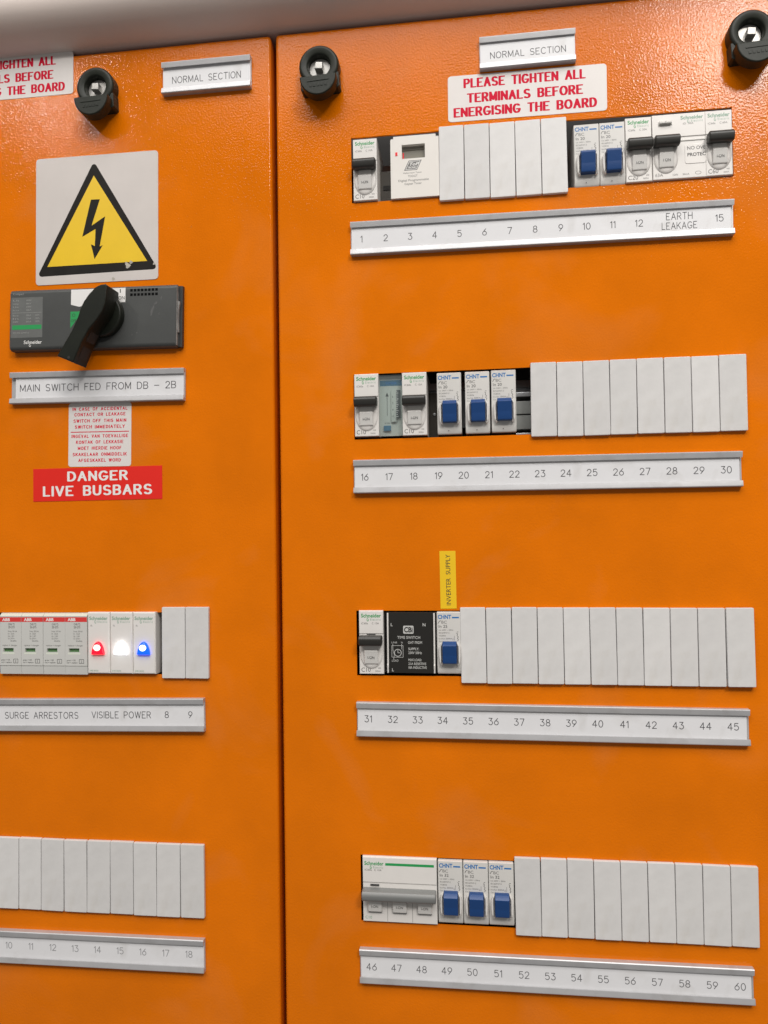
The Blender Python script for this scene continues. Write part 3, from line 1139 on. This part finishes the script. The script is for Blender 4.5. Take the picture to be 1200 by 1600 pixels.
b.text('ToP', -4.4, 0.5, 2.3, 2.08, 'print_white', 7.0, 0.02, shear=0.35)
b.text('TRONIC', -5.4, -1.5, 1.3, 2.08, 'print_white', 6.4, 0.02, shear=0.35)
b.text('Hellermann Tyton', -1.8, -4.7, 1.1, 2.05, 'print_grey', 13.4, 0, 'c')
b.text('TDDGT', -1.6, -7.2, 1.5, 2.05, 'print_grey', 7.0, 0, 'c')
b.text('Digital Programmable', -1.0, -10.2, 1.55, 2.05, 'print_grey', 22.4, 0.004, 'c')
b.text('Geyser Timer', -1.4, -12.8, 1.55, 2.05, 'print_grey', 12.6, 0.004, 'c')
part('body', b, t)
p = MB()
p.box(-9.38, 7.58, 6.02, 16.38, -3.8, -1.9, 'lcd')
p.box(-9.2, 7.4, 13.9, 16.3, -1.9, -1.2, 'lcd_shade', 0.2)
p.rect(-9.1, -8.2, 6.4, 12.4, -1.86, 'led_red')
part('display', p, t)
p = MB()
p.box(-14.2, -12.6, 8.6, 11.2, 2.0, 2.4, 'led_red', 0.2)
part('indicator_light', p, t)

# dim device behind the first gap
single('terminal_block', MB().box(-5.0, 5.0, -22, 6, -45, -16, 'device_brown', 0.8).box(-2.5, 3.5, -9, -5.5, -16, -15.6, 'dark_inside'),
       'dull brown terminal block deep in the dark gap left of the cream timer', 'terminal block', 17.0, 53.5)
single('terminal_block', MB().box(-4.0, 4.0, -23, 12, -45, -22, 'device_brown', 0.8).lathe(0.4, -4.6, [(1.1, -22), (1.1, -21.4), (0.7, -21.2)], 'rail_steel', 16),
       'dull brown terminal block in the dark gap left of the second row blue toggles', 'terminal block', 50.0, -122.5)
single('terminal_block', MB().box(-7.0, 7.0, -8.2, 1.5, -40, -11, 'rail_block', 0.8).box(-7.0, 7.0, -19.5, -9.0, -40, -11, 'rail_block', 0.8).box(-7.0, 7.0, 5.0, 8.4, -40, -13, 'rail_steel', 0.5)
       .box(-7.0, 7.0, -24.5, -22.0, -40, -11, 'rail_steel', 0.5),
       'grey terminal block with a bright bar in the open slot beside the second row plates', 'terminal block', 117.5, -122.5)

# clear-covered pin timer, number 17
t = thing('pin_timer', 'pale blue timer behind a clear cover between two white breakers of the second row', 'timer', 19.4, -122.4, 0)
w, H = 17.4, 44.8
b = MB()
b.box(-w / 2, w / 2, -H / 2, H / 2, -45, -5.0, 'cover_body', 0.5)
b.rect(-w / 2 + 0.5, w / 2 - 0.5, 15.0, 19.2, -4.95, 'cover_blue')
b.text('TIMER', 0, 17.0, 1.6, -4.9, 'print_blue', 9, 0.02, 'c')
b.line([(-3.0, -7.0), (-3.0, 8.4)], 0.35, -4.95, 'print_dark')
b.flat([(-4.2, 7.2), (-1.8, 7.2), (-3.0, 10.2)], -4.94, 'print_dark')
b.text('0-24h', -5.0, -13.2, 1.0, -4.95, 'print_dark', 4.0)
part('body', b, t)
p = MB()
p.box(3.9, 6.9, -9.0, 11.6, -5.0, -3.4, 'cover_dark', 0.3)
p.box(0.2, 3.9, -12.0, 11.6, -5.0, -3.2, 'cover_body', 0.3)
for i in range(14):
    p.rect(4.0, 4.9 if i % 3 else 5.5, -8.4 + i * 1.45, -8.0 + i * 1.45, -3.35, 'print_white')
for i, n in enumerate('4826'):
    p.text(n, 1.0, -8.5 + i * 4.8, 1.3, -3.15, 'print_dark')
part('dial', p, t)
p = MB()
p.box(-5.6, -0.4, -18.6, -14.6, -5.0, -3.4, 'cover_blue', 0.3)
part('slide_button', p, t)
p = MB()
p.box(-w / 2 + 0.1, w / 2 - 0.1, -H / 2 + 0.2, H / 2 - 0.2, -0.6, 0.4, 'clear_cover', 0.3)
part('clear_cover', p, t)

# black time switch
t = thing('time_switch', 'black time switch with white printing and a small clock diagram in the third row', 'time switch', 32.0, -296.0, -0.2)
w, H = 36.6, 44.2
b = MB()
b.box(-w / 2, w / 2, -H / 2, H / 2, -45, 0.8, 'timer_black', 0.3)
b.box(-w / 2 + 2.1, w / 2 - 2.4, -H / 2 + 0.3, H / 2 - 0.2, 0.8, 1.8, 'timer_black', 0.3)
F = 1.86
M = 'print_silver'
b.text('L', -14.6, 12.0, 2.2, F, M, None, 0.02)
b.text('N', 8.6, 12.0, 2.2, F, M, None, 0.02)
b.prism(rrect(-5.6, 2.0, 6.6, 12.4, 0.9), 1.8, 1.84, M)
b.text('CBi', -1.8, 9.5, 3.8, 1.92, 'timer_black', 6.2, 0.03, 'c')
b.text('TIME SWITCH', -1.6, 3.9, 2.0, F, M, 16.6, 0.008, 'c')
b.text('LINE', -14.2, -0.4, 1.2, F, M, 4.2)
b.text('N', -7.2, -0.4, 1.2, F, M)
b.text('OAT-TRDM', -2.2, -0.6, 1.8, F, M, 10.2, 0.012)
b.text('SUPPLY:', -2.0, -5.2, 1.8, F, M, 7.8, 0.012)
b.text('230V 50Hz', -2.0, -8.0, 1.8, F, M, 9.8, 0.012)
b.text('MAX LOAD:', -2.0, -13.1, 1.8, F, M, 9.6, 0.012)
b.text('21A RESISTIVE', -2.0, -15.9, 1.8, F, M, 12.8, 0.012)
b.text('18A INDUCTIVE', -2.0, -18.6, 1.8, F, M, 13.2, 0.012)
b.text('LOAD', -14.0, -13.6, 1.5, F, M, 4.8)
b.text('L', -14.0, -20.6, 2.2, F, M, None, 0.02)
b.line([(-14.0, -10.4), (-14.0, -2.0), (-5.8, -2.0), (-5.8, -10.4), (-14.0, -10.4)], 0.28, F, M)
b.line(arc(-9.6, -7.2, 2.5, 2.5, 0, 360, 24), 0.45, F + 0.02, M)
b.line([(-9.6, -5.2), (-9.6, -7.2), (-7.9, -7.2)], 0.35, F + 0.02, M)
b.line([(-13.2, -0.8), (-13.2, -5.0), (-12.2, -8.8), (-12.8, -12.0)], 0.28, F + 0.02, M)
b.line([(-6.8, -0.8), (-6.8, -4.6)], 0.28, F + 0.02, M)
part('body', b, t)
for sx in (-1, 1):
    p = MB()
    xx = sx * (w / 2 - 1.45)
    p.profx([(-H / 2 + 0.5, 0.8), (H / 2 - 0.6, 0.8), (H / 2 - 0.6, 1.6), (-H / 2 + 7, 1.9), (-H / 2 + 6, 3.0), (-H / 2 + 0.5, 2.2)], xx - 0.55, xx + 0.55, 'breaker_white', 0.15)
    part('side_strip', p, t)

# triple-pole breaker
t = thing('triple_breaker', 'wide white triple breaker with one long grey toggle bar and a green stripe', 'circuit breaker', 21.2, -472.9, 0)
w, H = 53.6, 46.4
b = white_body(w, H)
b.box(-w / 2 + 0.1, w / 2 - 0.1, 5.0, H / 2 - 0.5, 2.0, 2.6, 'breaker_white', 0.4)
sch_logo(b, -25.4, -11.4, 17.2, 2.7, 2.65, 'print_green')
b.rect(-10.2, 24.8, 17.3, 19.1, 2.65, 'print_green')
b.text('iC60a', -25.2, 13.2, 1.3, 2.65, 'print_grey', 5.2)
b.text('C 10A', -18.2, 13.2, 1.3, 2.65, 'print_grey', 5.2)
b.box(-21.2, -14.8, 1.9 + 0.9, 3.6, 2.0, 2.9, 'switch_edge')
b.text('C10', -25.2, -21.2, 2.0, 2.05, 'print_palegreen')
for xx in (-9.0, 9.0):
    b.box(xx - 0.12, xx + 0.12, -22.6, -5.0, 2.0, 2.03, 'print_grey')
part('body', b, t)
part('toggle', toggle_bar(-26.6, 26.2, 'toggle_grey', -5.6, 1.6, 11), t)
for xx in (-17.9, 0, 17.9):
    p = MB()
    p.profx([(-6.0, 2.0), (-6.2, 5.0), (-6.9, 5.5), (-14.6, 4.4), (-15.2, 3.8), (-15.2, 2.0)], xx - 4.9, xx + 4.9, 'paddle_white', 0.35)
    p.box(xx - 4.9, xx + 4.9, -16.0, -15.3, 2.0, 3.2, 'toggle_grey')
    p.text('I-ON', xx, -10.9, 1.7, 5.15, 'print_grey', 4.9, 0.005, 'c')
    part('position_flag', p, t)

# ------------------------------------------------------------------ surge arrestors
def arrestor(x, z, label):
    k = 'arr'
    if k in _cache:
        return copy_thing(_cache[k], x, z, label)
    t = thing('surge_arrestor', label, 'surge arrestor', x, z, 0, 'surge arrestors with red bands')
    w, H = 17.8, 46.2
    b = MB()
    b.holed(-w / 2, w / 2, -H / 2 + 6.6, H / 2 - 1.6, 3.4, -45, [(-5.9, 2.6, -6.2, -3.2)], 'arrestor_grey', depth=2.2)
    b.profx([(-H / 2, -45), (-H / 2, 2.6), (-H / 2 + 6.3, 3.1), (-H / 2 + 6.3, -45)], -w / 2, w / 2, 'arrestor_grey')
    b.profx([(H / 2 - 1.55, -45), (H / 2 - 1.55, 3.4), (H / 2 + 0.6, 1.0), (H / 2 + 0.6, -45)], -w / 2, w / 2, 'arrestor_pale')
    b.rect(-w / 2 + 0.05, w / 2 - 0.05, 17.0, 20.6, 3.45, 'arrestor_red')
    b.text('ABB', -6.8, 17.6, 2.3, 3.5, 'print_white', 6.4, 0.035)
    b.text('OVR T2', -1.8, 14.3, 1.6, 3.45, 'print_dark', 5.2)
    b.text('20-275', -1.8, 12.1, 1.6, 3.45, 'print_dark', 5.2)
    for i, (st, xx, wd) in enumerate((('Imax 20 kA', -2.0, 7.4), ('In  5kA', -2.0, 5.2), ('Up  1.4kV', -2.0, 5.2), ('Uc 275V~', -2.0, 5.6), ('50-60Hz', 0.0, 5.0))):
        b.text(st, xx, 9.2 - 1.85 * i, 1.15, 3.45, 'print_grey', wd)
    b.text('replace < changer', -6.6, -1.6, 1.2, 3.45, 'print_grey', 12.2)
    b.text('green = OK', -7.6, -12.8, 1.1, 3.45, 'print_dark', 7.4)
    b.text('red = replace', -7.6, -14.6, 1.1, 3.45, 'print_dark', 8.6)
    b.line([(2.6, -14.6), (6.2, -14.6), (6.2, -11.6), (2.6, -11.6), (2.6, -14.6)], 0.3, 3.45, 'print_dark')
    b.text('2', 3.8, -14.0, 1.6, 3.45, 'print_dark')
    b.line([(-6.7, -7.2), (3.4, -7.2)], 1.4, 3.44, 'arrestor_pale')
    part('body', b, t)
    p = MB()
    p.box(-5.88, 2.58, -6.18, -3.22, -2.0, 1.6, 'window_green')
    part('status_window', p, t)
    _cache[k] = t
    return t


for x, lab in ((-278.8, 'leftmost surge arrestor with red band, at the left picture edge'),
               (-260.8, 'second surge arrestor with red band and green window from the left edge'),
               (-242.7, 'third surge arrestor with red band and green window from the left edge'),
               (-224.8, 'surge arrestor with red band and green window touching the red pilot light')):
    arrestor(x, -297.9, lab)


def pilot(x, z, lens, glow, label):
    t = thing('pilot_light', label, 'pilot light', x, z, 0, 'lit pilot lights')
    w, H = 18.05, 46.6
    b = MB()
    b.box(-w / 2, w / 2, -H / 2, H / 2, -45, 3.6, 'breaker_white', 1.4, 4)
    sch_logo(b, -7.4, 7.4, 17.4, 2.6, 3.66, 'print_palegreen')
    b.text('iIL', -6.4, 12.6, 1.2, 3.66, 'print_grey')
    b.box(-w / 2 + 0.1, w / 2 - 0.1, 1.4, 1.55, 3.6, 3.64, 'breaker_grey')
    b.text('A9E18320', -7.4, -21.6, 1.2, 3.66, 'print_palegreen', 7.2)
    part('body', b, t)
    p = MB()
    half = [(5.0, -8.5), (4.85, -6.6), (4.3, -4.2), (3.4, -1.9), (2.3, -0.1), (1.0, 0.95), (0, 1.15)]
    P = half + [(-x_, z_) for x_, z_ in half[-2::-1]]
    p.prism(P, 3.4, 6.4, lens, 1.6, 3)
    ln = part('lens', p, t)
    g = MB()
    g.lathe(0.1, -3.3, [(2.4, 6.2), (2.3, 6.6), (1.9, 7.0), (1.0, 7.25), (0.2, 7.3)], glow, 24, 1.15, 1.0)
    part('bulb', g, ln)
    return t


pilot(-206.5, -296.8, 'lens_red', 'glow_warm', 'white pilot light module with glowing red lens')
pilot(-188.3, -296.8, 'lens_white', 'glow_white', 'white pilot light module with glowing white lens')
pilot(-170.1, -296.8, 'lens_blue', 'glow_blue', 'white pilot light module with glowing blue lens')

# ------------------------------------------------------------------ main switch
t = thing('main_switch', 'dark grey main switch faceplate with black rotary handle under the warning sign', 'main switch', -207.4, -48.3, -1.1)
b = MB()
b.profx([(-23.8, 0.05), (-23.8, 4.6), (-22.6, 6.4), (-20.5, 7.0), (20.5, 7.0), (22.8, 6.2), (23.8, 4.4), (23.8, 0.05)], -69.4, 66.2, 'switch_grey', 0.6)
part('faceplate', b, t)
p = MB()
p.box(66.2, 69.4, -23.4, 23.2, 0.05, 3.4, 'switch_edge', 0.3)
p.prism([(66.0, -13.5), (67.4, -12.5), (67.0, -4), (67.2, 4), (68.2, 10.5), (66.0, 11.5)], 3.4, 5.6, 'switch_worn', 0.3)
part('end_cap', p, t)
p = MB()
p.box(65.75, 66.35, -22.6, 22.6, 0.1, 6.6, 'switch_worn', 0.2)
part('end_rim', p, t)
F = 7.05
p = MB()
p.box(-68.2, -42.0, -13.8, 17.6, 6.98, F, 'sw_label')
p.rect(-67.0, -42.8, -7.4, -4.0, F + 0.05, 'print_green')
p.text('Compact', -66.6, 21.0 - 1.4, 1.6, F + 0.05, 'print_mid', 9.0)
p.text('NSX 250', -66.6, 21.0 - 4.0 + 0.1, 1.5, F + 0.05, 'print_silver', 7.0) if False else None
rng = random.Random(3)
for r in range(9):
    z = 14.6 - r * 2.5 - (1.6 if r > 3 else 0)
    if z < -3.2:
        continue
    p.text(['Ui', 'Uimp', 'Ue', 'Icu', 'Ics', 'In', '240V', '415V', '690V'][r], -66.6, z, 1.25, F + 0.05, 'print_mid', 4.6)
    p.text(['800V', '8kV', '690V', '50kA', '50kA', '25kA', '36kA', '10kA', '8kA'][r], -55.6, z, 1.25, F + 0.05, 'print_mid', 4.2)
    if r > 3:
        p.text('100%', -48.0, z, 1.25, F + 0.05, 'print_mid', 3.6)
p.line([(-67, 5.6), (-43, 5.6)], 0.25, F + 0.05, 'print_mid')
p.text('IEC/EN 60947-2', -66.2, -10.6, 1.2, F + 0.05, 'print_mid', 13)
p.text('Schneider', -57.2, -15.8 - 3.0, 2.7, F + 0.02, 'print_white', 15.0, 0.012)
p.line(arc(-52.0, -20.0, 0.7, 1.0, 60, 380, 12), 0.35, F + 0.03, 'print_white')
part('rating_label', p, t)
p = MB()
p.rect(-18.7, 25.4, 11.0, 22.4, F, 'print_white') if False else None
p.flat([(-18.7, 10.6), (-12.0, 8.8), (-2.0, 10.8), (25.4, 11.2), (25.4, 22.2), (-18.7, 22.2)], F, 'print_white')
p.text('I', 20.9, 18.4, 2.9, F + 0.05, 'print_dark', 0.7, 0.02)
p.text('ON', 19.6, 13.2, 2.6, F + 0.05, 'print_dark', 5.2, 0.0)
p.flat([(-19.0, -7.6), (-9.0, 5.2), (-19.0, 5.2)], F, 'print_green')
p.text('O', -17.6, 1.2, 2.4, F + 0.05, 'print_dark')
p.text('OFF', -18.4, -3.0, 2.2, F + 0.05, 'print_dark', 4.0)
part('position_sticker', p, t)
p = MB()
for cx, cz, a, l, w_ in ((47.0, 4.0, 72, 9.0, 1.7), (49.5, 9.5, 40, 3.6, 1.5), (54.0, 13.0, 85, 4.0, 0.8), (52.5, 1.5, 60, 2.0, 1.2), (31.0, -14.0, 80, 1.2, 1.0), (35.0, -12.6, 80, 1.2, 0.9)):
    ca, sa = math.cos(math.radians(a)), math.sin(math.radians(a))
    P = []
    for i in range(18):
        u = 2 * math.pi * i / 18
        ex, ez = l * math.cos(u) * 0.5, w_ * math.sin(u) * 0.5 * (1 + 0.4 * math.sin(3 * u + cx))
        P.append((cx + ex * ca - ez * sa, cz + ex * sa + ez * ca))
    p.flat(P, F, 'scuff')
part('scuff_marks', p, t)
p = MB()
for i in range(8):
    for j in range(2):
        x = 30.2 + i * 2.85
        z = 16.6 + j * 3.4
        p.box(x - 1.0, x + 1.0, z - 1.0, z + 1.0, 6.9, F + 0.02, 'grille_black')
part('vent_grille', p, t)
h = MB()
h.lathe(8.0, 1.0, [(16.9, 7.0), (16.9, 11.0), (16.3, 12.3), (15.2, 12.8)], 'handle_black', 56)
hb = [(20.0, 18.5), (15.9, 18.0), (12.4, 16.4), (7.3, 11.4), (3.3, 6.0), (0.7, 0.5), (-1.2, -5.5), (-5.8, -15.4), (-17.0, -33.9), (-4.2, -39.2), (2.0, -24.5), (7.7, -14.7),
      (14.0, -7.7), (18.2, -1.6), (20.2, 4.0), (21.0, 10.0), (21.4, 17.4)]
h.prism(hb, 10.0, 28.0, 'handle_black', 1.0, 3)
ho = part('rotary_handle', h, t)
q = MB()
for (ax, az), (bx, bz) in (((7.2, -15.6), (3.2, -22.4)), ((1.3, -26.2), (-2.4, -35.0))):
    d = Vector((bx - ax, bz - az)).normalized()
    n_ = Vector((-d.y, d.x))                       # pointing right, out of the handle's wall
    P = [(ax + n_.x * k, az + n_.y * k) for k in (-1.0, 0.25)] + [(bx + n_.x * k, bz + n_.y * k) for k in (0.25, -1.0)]
    q.prism(P, 13.0, 23.5, 'dark_inside')
q.lathe(-7.6, -35.2, [(1.0, 27.9), (1.0, 28.05)], 'dark_inside', 16)
part('padlock_slot', q, ho)
